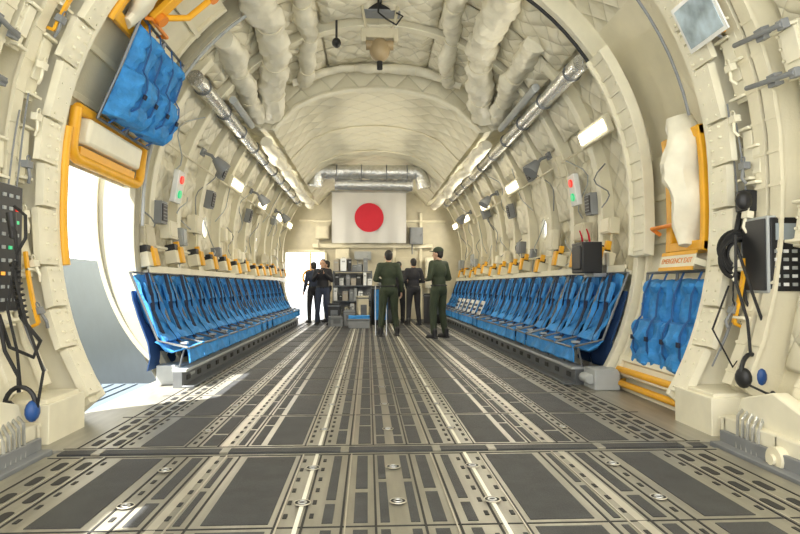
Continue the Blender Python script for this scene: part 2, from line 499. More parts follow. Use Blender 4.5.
mb.tube([(-W/2,.04,1.135),(W/2,.04,1.135)],.012,6); mb.tube([(-W/2,.595,.385),(W/2,.595,.385)],.012,6)
mb.tube([(-W/2,.02,1.14),(-W/2,.30,.46),(-W/2,.59,.395)],.012,6)
O(mb,'seat_frame',M_rail,parent=st)
for s in(-1,1):
    mb=MB(); mb.tube([(s*(W/2-.03),.55,.40),(s*(W/2-.03),.50,.19)],.010,6)
    O(mb,'leg',M_rail,parent=st)
for s in(-1,1):
    mb=MB()
    pts=[(s*.05,.10,1.13),(s*.08,.165,.92),(s*.10,.19,.76),(s*.13,.29,.55),(s*.17,.36,.43),(s*.05,.46,.39),(0,.48,.40)]
    for a,b in zip(pts[:-1],pts[1:]):
        a=V(a);b=V(b); d=(b-a); mid=(a+b)/2
        q=d.to_track_quat('Y','Z').to_matrix()
        mb.box(mid,(.045,d.length+.01,.006),rot=q)
    O(mb,'harness_strap',M_strap,parent=st)
mb=MB(); mb.box((0,.475,.415),(.07,.07,.02)); O(mb,'buckle',M_lgrey,parent=st)
mb=MB(); cloth(mb,[(.03,.95),(.1,.7),(.2,.45),(.22,.3),(.20,.17)],.50,sag=.0,wr=.01); O(mb,'skirt_gap_shade',M_gapshade,parent=st)  # dark sheet added behind the seat so gaps beside it look shaded
for side in(-1,1):
    for i in range(20 if side>0 else 17):
        if side<0 and i==0: continue
        dup(st,seatM(side,SY[side]+i*.595,random.uniform(-4,4)))

# ------------------------------------------------------------ side doors
def folded_seat(label,group,M,bulk=1.0):
    e=E('folding_seat',label,'seat',M,group)
    def cushion(name,cx,cy,w,h,z,th,seed,m):
        mb=MB(); nx=18;ny=16;top=[];bot=[]
        for j in range(ny+1):
            for i in range(nx+1):
                u=i/nx*2-1;v=j/ny*2-1
                e1=max(0,1-abs(u)**6)*max(0,1-abs(v)**6)
                nn=noise.noise(V((u*2.3+seed,v*2.3,seed)))*.06+noise.noise(V((u*6+seed,v*6,seed)))*.02
                x=cx+u*w/2+nn*.4; y=cy+v*h/2+nn*.2
                top.append((x,y,z+bulk*th*(e1**.4)+nn*e1-.04*math.exp(-((abs(u)-.48)/.1)**2)*e1))
                bot.append((x,y,z))
        N=nx+1;t=len(top);fs=[]
        for j in range(ny):
            for i in range(nx):
                q=j*N+i; fs.append((q,q+1,q+N+1,q+N)); fs.append((q+t,q+N+t,q+N+1+t,q+1+t))
        for i in range(nx):
            fs.append((i,i+t,i+1+t,i+1)); q=ny*N+i; fs.append((q,q+1,q+1+t,q+t))
        for j in range(ny):
            q=j*N; fs.append((q,q+N,q+N+t,q+t)); q=j*N+nx; fs.append((q,q+t,q+N+t,q+N))
        mb.add(top+bot,fs); return O(mb,name,m,parent=e)
    cushion('backrest',0,.23,.52,.42,.03,.08,1,M_blue)
    cushion('seat_pan',0,-.15,.56,.46,.05,.16,2,M_blue)
    mb=MB()
    for s in(-1,1): mb.tube([(s*.285,.50,.03),(s*.29,.0,.05),(s*.29,-.43,.05)],.014,8)
    mb.tube([(-.29,.50,.03),(.29,.50,.03)],.014,8); mb.tube([(-.29,-.43,.05),(.29,-.43,.05)],.014,8)
    O(mb,'seat_frame',M_rail,parent=e)
    b2=bulk*.16+.05
    for s in(-1,1):
        mb=MB(); mb.tube([(s*.14,.49,.05),(s*.14,.30,.05+bulk*.075),(s*.14,.1,.06+bulk*.08),(s*.14,.05,b2-.03),(s*.14,-.03,b2+.0),(s*.14,-.2,b2),(s*.14,-.42,.08)],.02,6,flat=.3)
        O(mb,'harness_strap',M_blue2,parent=e)
        mb=MB(); mb.box((s*.14,-.1,b2+.012),(.05,.04,.014)); O(mb,'buckle',M_strap,parent=e)
    return e
def side_door(side,sh,label):
    A,B=YDa[side],YDb[side]
    d=E('paratroop_door',label,'door',TR(side*2.6,(A+B)/2,C0))
    inv=d.matrix_world.inverted()
    def part(mb,name,mats,bevel=0,**k):
        return O(mb,name,mats,parent=d,M=inv,bevel=bevel,**k)
    a0,a1=-40+sh,8+sh
    mb=MB(); mb.pbox(side,a0,a1,A+.06,B-.05,2.64,2.67)
    for a in range(int(a0)+3,int(a1),9): mb.pbox(side,a,a+1.2,A+.08,B-.07,2.6,2.65)
    for y in(A+.1,B-.12): mb.pbox(side,a0,a1,y-.03,y+.03,2.6,2.65)
    part(mb,'panel',M_cream,.004)
    mb=MB(); u0,u1=a1-21,a1+2
    y0,y1=A+.10,A+.72
    mb.pbox(side,u0,u0+2.0,y0,y1,2.5,2.6); mb.pbox(side,u1-2.0,u1,y0,y1,2.5,2.6)
    mb.pbox(side,u0,u1,y0,y0+.06,2.5,2.6); mb.pbox(side,u0,u1,y1-.10,y1,2.5,2.6)
    part(mb,'window_surround',M_yel,.012)
    mb=MB()
    P=[pp(side,u0+1+t*(u1-u0)/13,y0+.20+.03*math.sin(t),2.5) for t in range(15)]
    mb.tube(P,[.08+.14*math.sin(math.pi*(t+.5)/15) for t in range(15)],16,flat=.5,crump=.35,seed=3)
    part(mb,'window_pad',M_puff,0)
    mb=MB(); mb.tube([pp(side,u0+4,y1-.3,2.5),pp(side,u0+5,y1-.3,2.42),pp(side,u0+5,y1+.1,2.42),pp(side,u0+4,y1+.1,2.5)],.018,8)
    part(mb,'handle',M_orange)
    if side<0:
        l0=a0+.6; ya,yb=A+.16,B-.12; P=[]
        def corner(ca,cy,sa,sy):
            o=[]
            for t in range(7):
                an=math.pi/2*t/6
                o.append(pp(side,ca+sa*2.4*(1-math.sin(an)),cy+sy*.12*(1-math.cos(an)),2.5))
            return o
        P=[pp(side,l0+9,ya,2.52)]+corner(l0,ya,1,1)+corner(l0,yb,1,-1)[::-1]+[pp(side,l0+9,yb,2.52),pp(side,l0+9,(ya+yb)/2,2.52),pp(side,l0+9,ya+.02,2.52)]
        mb=MB(); mb.tube(P,.045,10)
        mb.pbox(side,l0-.5,l0+2.6,ya+.15,yb-.15,2.50,2.55)
        part(mb,'lower_frame',M_yel,0)
        mb=MB(); mb.pbox(side,l0+3,l0+8,A+.3,B-.3,2.44,2.6)
        part(mb,'lower_cover',M_cream2,.03)
    return d
side_door(1,0,'shut cream side door with yellow window surround')
side_door(-1,43.5,'side door slid up open with yellow frames')
for y in(4.93,5.50):
    folded_seat('folded blue padded seat mounted on shut side door','folded seats on side doors',wallM(1,-3,0,0,(2.53,y,.62)))
for y in(5.50,6.10):
    folded_seat('folded blue padded seat on raised side door','folded seats on side doors',wallM(-1,23,y,2.45),1.3)
e=E('exit_placard','yellow-edged placard reading emergency exit','sign',wallM(1,-15.5,4.98,2.42))
mb=MB(); mb.box((0,0,0),(.56,.12,.01)); O(mb,'plate',M_cream2,parent=e)
for s in(-1,1):
    mb=MB(); mb.box((0,s*.065,.002),(.56,.03,.012)); O(mb,'edging',M_yel,parent=e)
    mb=MB(); mb.box((s*.25,0,-.06),(.02,.05,.12)); O(mb,'bracket',M_cream2,parent=e)
text('EMERGENCY EXIT',.062,M_orange,e,(0,0,.007))
for a0,a1,r in((-16,9,.038),(30,50,.03)):
    mb=MB(); mb.tube([pp(-1,a0+(a1-a0)*t/14,YDa[-1]+.06,2.50) for t in range(15)],r,10)
    mb.pbox(-1,a0,a1,YDa[-1]+.02,YDa[-1]+.07,2.51,2.66)
    O(mb,'door_edge_guard',M_yel,label='curved yellow protective strip on the open doorway edge',cat='edge guard',group='door edge guards')
mb=MB(); mb.box((-2.8,5.75,-.03),(.85,1.6,.05)); 
for i in range(6): mb.box((-3.1+.12*i,5.75,0),(.02,1.5,.012))
O(mb,'door_step',M_fair,label='blue-grey platform outside the open door',cat='step')
mb=MB()
mb.prism([(-3.45,-1.3),(-3.9,1.35),(-3.97,1.35),(-3.6,-1.3)],3.6,14,axis='y')
O(mb,'air_deflector',M_fair,label='blue-grey air deflector panel outside open door',cat='panel')
for z in(.20,.07):
    mb=MB(); mb.tube([(2.40,4.72,z),(2.30,4.8,z),(2.28,5.9,z),(2.4,6.0,z)],.03,10)
    O(mb,'door_step_bar',M_yel,label='yellow bar at the foot of the shut door',cat='bar',group='yellow door bars')

# ------------------------------------------------------------ ducts
for side in(-1,1):
    e=E('silver_air_duct','long silver foil air duct along the upper wall','duct',TR(side*2.02,6.6,3.32),'silver ducts')
    inv=e.matrix_world.inverted()
    y0=6.9 if side<0 else 6.2
    mb=MB(); mb.tube([(side*2.05,y0+i*.15,3.30) for i in range(int((17.6-y0)/.15))],.09,16,crump=.05)
    O(mb,'duct_tube',M_foil,parent=e,M=inv)
    mb=MB(); mb.tube([(side*1.90,y0+1.2,3.42),(side*1.90,9.4,3.42)],.05,10); O(mb,'pipe',M_lgrey,parent=e,M=inv)
    y=y0+.3
    while y<17.5:
        mb=MB(); mb.torus((side*2.05,y,3.30),.095,.012,axis='y'); mb.box((side*2.18,y,3.40),(.2,.04,.03),rot=RY(side*-40)); y+=1.05
        O(mb,'clamp',M_rail,parent=e,M=inv)
def puffy(label,path,r,seed,m=M_puff,cr=.34,flat=.8):
    P=[]
    for a,b in zip(path[:-1],path[1:]):
        a=V(a);b=V(b);n=max(2,int((b-a).length/.05))
        for i in range(n): P.append(a.lerp(b,i/n))
    P.append(V(path[-1]))
    for _ in range(30):
        Q=[p.copy() for p in P]
        for i in range(1,len(P)-1): P[i]=(Q[i-1]+Q[i]*2+Q[i+1])/4
    Rr=[]
    for i in range(len(P)):
        ph=(i%19)/19; pinch=math.sin(math.pi*ph)**.5
        Rr.append(r*(.90+.12*pinch)) 
    P=[p+V((noise.noise(V((p.y*1.3,seed,0)))*.07,0,noise.noise(V((p.y*1.3,seed,5)))*.05)) for p in P]
    e=E('insulated_duct',label,'insulated duct',Matrix.Translation(P[0]))
    inv=e.matrix_world.inverted(); mb=MB(); mb.tube(P,Rr,30,flat=flat,crump=cr,seed=seed)
    O(mb,'padding',m,parent=e,M=inv)
    for i in range(19,len(P)-2,19):
        d=(P[i+1]-P[i-1]).normalized(); R3=d.to_track_quat('Z','Y').to_matrix()
        mb=MB(); mb.torus(P[i],Rr[i]*1.0,.007,M=R3,n=18); O(mb,'tie_strap',M_cream,parent=e,M=inv)
    return e
for side in(-1,1):
    puffy('cream padded insulation duct hanging under the ceiling',[(side*1.32,5.2,4.06),(side*1.28,7.5,4.02),(side*1.5,9.0,3.8),(side*1.68,9.6,3.65)],.18,3+side)
    puffy('cream padded insulation duct beside the ceiling arch',[(side*.88,6.2,4.32),(side*.92,8.0,4.28),(side*1.1,9.55,4.14)],.12,8+side)
    puffy('cream padded cover bulging along upper wall',[(side*1.75,6.9,3.76),(side*1.8,8.5,3.70),(side*1.87,9.6,3.58)],.14,14+side)
    puffy('cream padded long duct along the ceiling edge',[(side*1.76,9.8,3.26),(side*1.74,17.6,3.24)],.10,17+side,cr=.3)
puffy('cream padded cross duct over the tall ceiling',[(-1.3,9.45,4.12),(-.6,9.5,4.38),(.6,9.5,4.38),(1.3,9.45,4.12)],.08,21)
def blanket(side,a0,a1,y0,y1,r,seed,amp=1,m=None):
    mb=MB(); na=28;ny=26
    for i in range(ny+1):
        for j in range(na+1):
            a=a0+(a1-a0)*j/na; y=y0+(y1-y0)*i/ny; p=pp(side,a,y,r)
            q=V((p.x+seed,p.y,p.z)); ed=min(i,ny-i,j,na-j)/5; ed=min(1,ed)
            d=(.05*ed**.5+amp*(.09*abs(noise.noise(q*2.2))+.04*(1-abs(noise.noise(q*3.6))*2.4)+.008*noise.noise(q*14)))*(.2+.8*ed)
            mb.v.append(pp(side,a+.4*noise.noise(q*5),y+.02*noise.noise(q*4),r-d))
    k=r*math.pi/180
    for i in range(ny):
        for j in range(na):
            c=[(i,j),(i+1,j),(i+1,j+1),(i,j+1)]
            mb.uv[len(mb.f)]=[((a0+(a1-a0)*jj/na)*k,y0+(y1-y0)*ii/ny) for ii,jj in c]
            mb.f.append([ii*(na+1)+jj for ii,jj in c]); mb.m.append(0)
    o=O(mb,'insulation_blanket',m or M_quilt,recalc=False,label='puffy cream quilted insulation blanket fixed to the lining',cat='insulation blanket',group='insulation blankets')
    s=o.modifiers.new('S','SOLIDIFY'); s.thickness=.02
for side in(-1,1):
    for q,(y0,y1) in enumerate(((6.25,7.15),(7.2,8.08),(8.22,8.95),(8.98,9.66))):
        if side<0 and q==0: y0=6.75
        blanket(side,39,56,y0,y1,2.70,q*4+side,.5); blanket(side,56.5,73,y0,y1,2.70,q*4+7+side,.5); blanket(side,73.5,89.5,y0,y1,2.70,q*4+11+side,.5)
    for i,(y0,y1) in enumerate(zip(fr[:-1],fr[1:])):
        if i<6:
            blanket(side,23.5,35,y0+.10,y1-.10,2.70,i*3+side,.5)
            if not any(y0<w<y1 for w in WIN): blanket(side,2,15,y0+.10,y1-.10,2.72,i*5+side,.5)
    for y0,y1 in ((3.52,3.94),(4.06,YDa[side]-.56)):
        if y1-y0<.12: continue
        for a0,a1 in((-30,-8),(-6,14),(16,36),(38,56)): blanket(side,a0,a1,y0,y1,2.80,a0+side,.5)
e=E('cross_air_duct','fat silver foil cross duct with bent ends above flag','duct',TR(-.1,15,3.6)); inv=e.matrix_world.inverted()
def arcpts(c,r,a0,a1,n=8):
    return [V((c[0]+r*math.cos(math.radians(a0+(a1-a0)*i/n)),c[1],c[2]+r*math.sin(math.radians(a0+(a1-a0)*i/n)))) for i in range(n+1)]
def dense(P,s=.06):
    out=[]
    for a,b in zip(P[:-1],P[1:]):
        a=V(a);b=V(b);n=max(1,int((b-a).length/s)); out+=[a.lerp(b,i/n) for i in range(n)]
    return out+[V(P[-1])]
mb=MB(); mb.tube(dense([(-1.42,15,3.42)]+arcpts((-1.2,15,3.56),.2,170,90)+arcpts((.98,15,3.56),.2,90,10)+[(1.22,15,3.38)]),.17,16,crump=.12); O(mb,'upper_tube',M_foil,parent=e,M=inv)
mb=MB(); mb.tube(dense([(-.95,15.15,3.48),(.95,15.15,3.46)]),.15,16,crump=.12); O(mb,'lower_tube',M_foil,parent=e,M=inv)
for x in(-.9,-.3,.3,.8):
    mb=MB(); mb.torus((x,15,3.76),.178,.012,axis='x'); O(mb,'clamp',M_rail,parent=e,M=inv)
for side in(-1,1):
    for a,r,rad,m in((18,2.57,.014,M_cream),(-9,2.57,.018,M_cream2)):
        mb=MB(); mb.tube([pp(side,a,6.75,r),pp(side,a,12,r),pp(side,a,18.5,r)],rad,8)
        O(mb,'wall_pipe',m,label='thin conduit pipe running along the wall frames',cat='pipe',group='wall conduit pipes')
    mb=MB(); mb.tube([pp(side,a,YDb[side]+.02,2.5) for a in range(-5,80,4)],.018,8)
    O(mb,'curved_hose',M_rubber if side>0 else M_lgrey,label='hose curving up and over beside the door frame',cat='hose')
    mb=MB(); mb.tube([pp(side,a,YDa[side]+.15,2.48) for a in range(12 if side>0 else 40,80,4)],.012,8)
    O(mb,'door_track',M_grey,label='thin curved metal door track arching overhead',cat='track')
mb=MB(); mb.pbox(1,-13,34,5.66,5.98,2.47,2.52); mb.pbox(1,-13,34,5.64,5.67,2.43,2.53); mb.pbox(1,-13,34,5.96,6.0,2.43,2.53)
for a in range(-12,34,4): mb.pbox(1,a,a+.6,5.67,5.96,2.455,2.48); mb.tube([pp(1,a+2,5.74,2.47),pp(1,a+2,5.74,2.455)],.012,8)
O(mb,'door_liner',M_cream2,label='tall pale curved post panel beside the shut door',cat='panel',bevel=.004)

# ------------------------------------------------------------ wall fixtures
LE=46
def fixture(side,y):
    e=E('wall_lamp','glowing warm rectangular lamp on the upper wall','lamp',wallM(side,20,y,2.56),'wall lamps')
    mb=MB(); mb.box((0,0,.02),(.82,.20,.07)); O(mb,'lamp_housing',M_cream2,parent=e,bevel=.01)
    mb=MB(); mb.box((0,0,.062),(.74,.12,.02)); O(mb,'diffuser',M_lamp,parent=e,bevel=.006)
    ld=bpy.data.lights.new('lamp_light','AREA'); ld.shape='RECTANGLE'; ld.size=.7; ld.size_y=.12; ld.energy=LE if y<15 else LE*.55; ld.color=(1,.93,.78)
    lo=bpy.data.objects.new('lamp_light',ld); COL.objects.link(lo); lo.parent=e
    lo.matrix_local=Matrix.Translation((0,0,.1))@Matrix.Rotation(math.pi,4,'X')
for y in(6.75,10.6,13.1,15.6,17.6):
    for side in(-1,1):
        if side<0 and y==6.75: continue
        fixture(side,y)
e=E('floodlight','grey swivel floodlight on a wall bracket','lamp',wallM(-1,22,8.45,2.55),'grey floodlights')
mb=MB(); mb.tube([(0,0,-.02),(0,0,.12),(0,-.05,.2)],.022,8); mb.box((0,0,0),(.14,.1,.03)); O(mb,'bracket',M_grey,parent=e)
mb=MB(); mb.tube([(-.02,-.02,.18),(.03,-.1,.32),(.04,-.12,.35)],[.05,.1,.1],14); O(mb,'lamp_head',M_grey,parent=e)
for side in(-1,1):
    for y in(8.45,11.9,15.0):
        if side<0 and y==8.45: continue
        dup(e,wallM(side,22,y,2.55))
for side in(-1,1):
    e=E('jump_signal_light','white signal panel with red and green lamps','signal light',wallM(side,8.5,7.75,2.52),'jump signal lights')
    mb=MB(); mb.box((0,0,0),(.24,.40,.07)); O(mb,'housing',M_paper,parent=e,bevel=.01)
    mb=MB(); mb.tube([(0,.09,.02),(0,.09,.055)],.05,16); O(mb,'red_lamp',M_redl,parent=e)
    mb=MB(); mb.tube([(0,-.09,.02),(0,-.09,.055)],.05,16); O(mb,'green_lamp',M_grnl,parent=e)
for side in(-1,1):
    for i,w in enumerate(WIN):
        e=E('window_%d'%(i+1+(2 if side>0 else 0)),None,None,wallM(side,1.6,w,2.74)); e['kind']='structure'
        mb=MB(); n=24; vs=[];fs=[]
        for k in range(n):
            a=2*math.pi*k/n; c,s_=math.cos(a),math.sin(a); q=max(abs(c),abs(s_))
            vs+=[(.15*c,.17*s_,.02),(.21*c/q,.21*s_/q,.02),(.15*c,.17*s_,-.03)]
        for k in range(n):
            k2=(k+1)%n; fs+=[(3*k,3*k2,3*k2+1,3*k+1),(3*k,3*k+2,3*k2+2,3*k2)]
        mb.add(vs,fs); mb.torus((0,0,.02),.17,.015,n=24); O(mb,'window_frame',M_cream2,parent=e)
        mb=MB(); mb.tube([(0,0,-.02),(0,0,-.025)],.17,24); O(mb,'window_pane',M_glass,parent=e)
e=E('oxygen_mask_box','small yellow and black box above the seats','box',wallM(-1,-12.5,6.85,2.6),'yellow boxes above seats')
mb=MB(); mb.box((0,-.02,.05),(.28,.16,.14)); O(mb,'case',M_cream,parent=e,bevel=.01)
mb=MB(); mb.box((-.06,.095,.06),(.15,.08,.12)); O(mb,'cap',M_black,parent=e,bevel=.01)
mb=MB(); mb.box((.05,.0,.13),(.14,.2,.04)); mb.box((.1,.13,.08),(.06,.1,.06)); O(mb,'yellow_front',M_yel,parent=e,bevel=.006)
for side in(-1,1):
    for i in range(13):
        if side<0 and i==0: continue
        dup(e,wallM(side,-12.0+random.uniform(-.9,1.2),6.85+i*.88+random.uniform(-.12,.12)*(i>0),2.58))
for side in(-1,1):
    mb=MB(); mb.pbox(side,-16.6,-15.6,YDb[side]+.15,18.4,2.5,2.7); mb.pbox(side,-16.6,-14.6,YDb[side]+.15,18.4,2.5,2.515)
    O(mb,'seat_back_ledge',M_cream2,label='long cream metal ledge behind the seat tops',cat='ledge',group='seat back ledges')
rnd=random.Random(11)
for side in(-1,1):
    for i in range(18):
        y=6.95+i*.64+rnd.uniform(-.15,.15)
        if any(abs(y-w)<.42 for w in WIN): y+=.5
        a=rnd.choice([-6,-4,-5,0,-7,17])
        w,h,d=rnd.uniform(.14,.36),rnd.uniform(.14,.30),rnd.uniform(.07,.14)
        m=rnd.choice([M_beige,M_cream,M_cream,M_cream2,M_grey,M_lgrey,M_beige])
        mb=MB(); mb.box((0,0,d/2),(w,h,d)); mb.box((0,0,d+.006),(w*.8,h*.8,.012)); 
        for sx in(-1,1):
            for sy in(-1,1): mb.tube([(sx*w*.44,sy*h*.44,d),(sx*w*.44,sy*h*.44,d+.012)],.01,6)
        mb.tube([(w*.2,-h/2,d/2),(w*.2,-h/2-.15,d*.5),(w*.1,-h/2-.3,.01)],.012,6)
        O(mb,'wall_equipment_box',m,M=wallM(side,a,y,2.6 if i%2 else 2.63),bevel=.006,label='painted metal electrical equipment box on the wall',cat='box',group='wall equipment boxes')
for side,a,y in((-1,10,9.4),(1,3,7.3),(-1,0,7.3),(1,12,11.3),(-1,12,12.3),(1,21,9.5),(-1,21,9.6)):
    mb=MB(); mb.box((0,0,.05),(.2,.26,.1)); mb.box((0,0,.105),(.16,.2,.015),m=1)
    for q in range(5): mb.box((0,-.08+q*.04,.115),(.14,.012,.006),m=0)
    O(mb,'dark_wall_unit',[M_grey,M_black],M=wallM(side,a,y,2.6),bevel=.006,label='black louvred electronic unit fixed on wall',cat='wall unit',group='black wall units')
for side in(-1,1):
    for i in range(16):
        y=6.8+i*.68; a=rnd.uniform(-8,14); P=[]
        for t in range(9):
            P.append(pp(side,a+t*2.2*(1 if i%2 else -.6),y+.25*math.sin(t*.7+i)+.04*t,2.57-.03*math.sin(t)))
        mb=MB(); mb.tube(P,.008,6); O(mb,'wall_cable',M_grey if i%3==0 else M_lgrey,label='loose electrical cable looping across the wall lining',cat='cable',group='wall cables')

# ------------------------------------------------------------ flag
mb=MB(); n=30; vs=[];fs=[]
fw,fh=2.2,1.5
for j in range(13):
    for i in range(n+1):
        x=-fw/2+fw*i/n; z=fh*(j/12-.5)
        vs.append((x,.025*math.sin(i*.9)*(.4+.6*(1-j/12))+.015*math.sin(i*.37+j*.3),z))
for j in range(12):
    for i in range(n):
        a=j*(n+1)+i; fs.append((a,a+1,a+n+2,a+n+1))
mb.add(vs,fs)
fl=O(mb,'flag',M_cloth,M=TR(-.11,18.35,3.02),label='large white flag with red disc hung before bulkhead',cat='flag',recalc=False)
mb=MB(); mb.prism([(.43*math.cos(2*math.pi*k/48),.43*math.sin(2*math.pi*k/48)) for k in range(48)],-.062,-.055,axis='y'); O(mb,'red_disc',M_red,parent=fl)
mb=MB(); mb.tube([(-1.15,0,.77),(1.15,0,.77)],.02,8)
O(mb,'hanging_rod',M_alu,parent=fl)
for x,z,w,h,m,l in((.95,1.5,.5,.7,M_beige,'beige panel'),(-.9,1.95,.4,.3,M_cream,'cream box'),(1.8,1.4,.45,.9,M_cream2,'tall cream cabinet'),(-.3,1.9,.5,.25,M_lgrey,'pale grey box'),(1.3,2.5,.4,.5,M_grey,'grey box'),(-1.5,2.6,.4,.4,M_beige,'beige box')):
    mb=MB(); mb.box((0,-.1,0),(w,.2,h)); mb.box((0,-.21,0),(w*.85,.02,h*.85)); mb.tube([(w*.3,-.22,-.05),(w*.3,-.25,0),(w*.3,-.22,.05)],.01,6); mb.tube([(-w*.3,-.1,-h/2),(-w*.3,-.08,-h/2-.3)],.02,6)
    O(mb,'bulkhead_cabinet',m,M=TR(x,YB-.08,z),bevel=.01,label=l+' fixed on the front bulkhead',cat='cabinet')
mb=MB(); mb.torus((0,0,0),.22,.03,axis='y',n=28); mb.tube([(0,0,.22),(0,0,.75)],.02,6)
O(mb,'yellow_hose_reel',M_yel,M=TR(-1.85,18.55,1.25),label='yellow ring hanging beside the far doorway',cat='ring')

# ------------------------------------------------------------ rack and cases
e=E('equipment_rack','open dark metal shelving rack loaded with gear','rack',TR(-.55,16.6,0))
for x in(-.5,.5):
    for y in(-.22,.22):
        mb=MB(); mb.box((x,y,.7),(.04,.04,1.4)); O(mb,'post',M_rail,parent=e)
for z in(.2,.6,1.0,1.38):
    mb=MB(); mb.box((0,0,z),(1.04,.48,.025)); O(mb,'shelf',M_rail,parent=e)
mb=MB(); mb.box((0,.22,.7),(1.0,.02,1.3)); O(mb,'back_panel',M_grey,parent=e)
rnd=random.Random(5)
for z in(.215,.615,1.015,1.395):
    x=-1.04
    while x<-.14:
        w=rnd.uniform(.08,.2); h=rnd.uniform(.12,.34)
        m=rnd.choice([M_lgrey,M_black,M_grey,M_beige,M_black,M_tan,M_paper,M_grey])
        mb=MB(); mb.box((0,0,h/2),(w*.9,.32,h)); mb.box((0,-.162,h*.75),(w*.5,.01,h*.12),m=1); mb.tube([(-.03,0,h),(-.03,0,h+.03),(.03,0,h+.03),(.03,0,h)],.007,6,m=1)
        O(mb,'equipment_case',[m,M_lgrey],M=TR(x+w/2,16.52+rnd.uniform(-.06,.04),z,rnd.uniform(-.15,.15)),bevel=.01,label='small gear case standing on the metal rack',cat='case',group='cases on the rack')
        x+=w+.015
for i,(x,y,w,h,m) in enumerate(((-1.0,16.0,.3,.55,M_black),(-.62,15.8,.28,.4,M_grey),(-.28,15.9,.26,.75,M_beige),(-.95,15.5,.3,.25,M_grey),(.15,16.0,.3,1.0,M_black),(1.6,16.6,.4,.8,M_black),(.35,16.9,.3,1.2,M_grey))):
    mb=MB(); mb.box((0,0,h/2),(w,.3,h)); mb.box((0,0,h-.06),(w+.02,.32,.03),m=1); mb.tube([(-.06,0,h),(-.06,0,h+.05),(.06,0,h+.05),(.06,0,h)],.01,6,m=1); mb.box((0,-.155,h*.5),(w*.6,.01,h*.4),m=1)
    O(mb,'gear_case',[m,M_rail],M=TR(x,y,0,.1*i),bevel=.015,label='upright gear case with carry handle on the deck',cat='case',group='gear cases on the deck')
e=E('display_stand','blue board on a slim folding stand','display stand',TR(.12,12.6,0))
mb=MB(); mb.box((0,0,.62),(.26,.03,.62),rot=RX(-10)); O(mb,'board',M_blue,parent=e,bevel=.005)
for s in(-1,1):
    mb=MB(); mb.tube([(s*.11,-.12,0),(s*.11,.06,1.02)],.012,6); O(mb,'leg',M_alu,parent=e)
mb=MB(); mb.tube([(0,.3,0),(0,.06,1.0)],.012,6); O(mb,'rear_leg',M_alu,parent=e)
mb=MB(); mb.box((0,0,.1),(.5,.35,.2)); mb.box((0,0,.21),(.54,.39,.03)); mb.box((0,0,.26),(.5,.3,.08),m=1)
O(mb,'gear_crate',[M_grey,M_blue],M=TR(-.35,14.8,0),bevel=.01,label='low grey crate with blue pad on the deck',cat='crate')
for i in range(6):
    mb=MB(); mb.box((0,0,.14),(.34,.012,.28)); mb.box((0,-.008,.18),(.28,.004,.05),m=1); mb.box((0,-.008,.09),(.28,.004,.05),m=1)
    Mx=seatM(1,11.9+i*.6)@Matrix.Translation((0,.52,.45))@Matrix.Rotation(math.radians(180),4,'Z')@Matrix.Rotation(math.radians(-24),4,'X')
    O(mb,'notice_board',[M_paper,M_strap],M=Mx,label='white placard with black bands propped on a seat',cat='placard',group='placards on the seats')

# ------------------------------------------------------------ near fittings
for side in(-1,1):
    A=YDa[side]
    for (a,y,w,h) in ((-12,A-.36,.16,.5),(2,A-.36,.14,.42),(16,A-.36,.16,.5),(31,A-.36,.16,.5),(-22,4.18,.12,.3),(0,4.2,.12,.3),(20,4.2,.12,.34),(-10,3.72,.2,.3),(14,3.72,.2,.34)):
        mb=MB(); mb.box((0,0,.0),(w,h,.05)); mb.box((w*.1,h*.1,.03),(w*.7,h*.6,.03)); mb.box((0,-h*.42,.05),(w,.02,.07)); mb.box((0,h*.44,.05),(w,.02,.05))
        for sx in(-1,1):
            for q in range(4): mb.tube([(sx*w*.42,-h*.36+q*h*.24,.025),(sx*w*.42,-h*.36+q*h*.24,.04)],.011,6)
        O(mb,'frame_doubler_plate',M_cream2,M=wallM(side,a,y,2.62),bevel=.004,label='riveted cream reinforcement plate on aft frame',cat='plate',group='aft frame reinforcement plates')
    for i in range(7):
        a=-24+i*8; y=A-.40+.05*math.sin(i*2)
        mb=MB(); mb.box((0,0,.02),(.07,.05,.05)); mb.tube([(0,-.02,.03),(0,-.09,.04),(.02,-.13,.02)],.012,6); mb.torus((0,.04,.03),.022,.006,n=12)
        O(mb,'pipe_clamp_fitting',M_cream2 if i%3 else M_grey,M=wallM(side,a,y,2.54),bevel=.004,label='small metal clamp fitting on the aft frame',cat='clamp',group='aft frame clamps')
    for i in range(2):
        y=4.3+.05*i; P=[pp(side,a,y+.05*math.sin(a*.12+i*1.3),2.55-.02*i*math.sin(a*.1)) for a in range(-34+i*3,10+i*4,3)]
        mb=MB(); mb.tube(P,.007,6)
        O(mb,'frame_wire',M_grey,label='thin wire running down the aft frame',cat='wire',group='aft frame wires')
    for a0,a1 in((-26,-14),(22,30)):
        mb=MB(); mb.pbox(side,a0,a1,A-.44,A-.41,2.52,2.54); mb.tube([pp(side,a0,A-.425,2.53),pp(side,a0,A-.425,2.6)],.012,6)
        O(mb,'yellow_marker_strip',M_yel,label='thin yellow strip fixed on the aft frame',cat='strip',group='aft frame yellow strips')
e=E('control_panel','tall black crew control panel with many lit buttons','control panel',TR(-2.62,4.12,1.25))
mb=MB(); mb.box((0,.05,0),(.26,.3,.84)); O(mb,'housing',M_grey,parent=e,bevel=.01)
mb=MB(); mb.box((0,-.11,.0),(.24,.02,.82)); O(mb,'end_face',M_black,parent=e,bevel=.003)
mb=MB(); mb.box((.137,.05,0),(.016,.27,.82)); O(mb,'face',M_black,parent=e,bevel=.003)
litd={(2,0):M_amb,(6,1):M_grnl,(4,1):M_grnl,(7,2):M_redl,(6,2):M_grnl,(4,2):M_grnl}
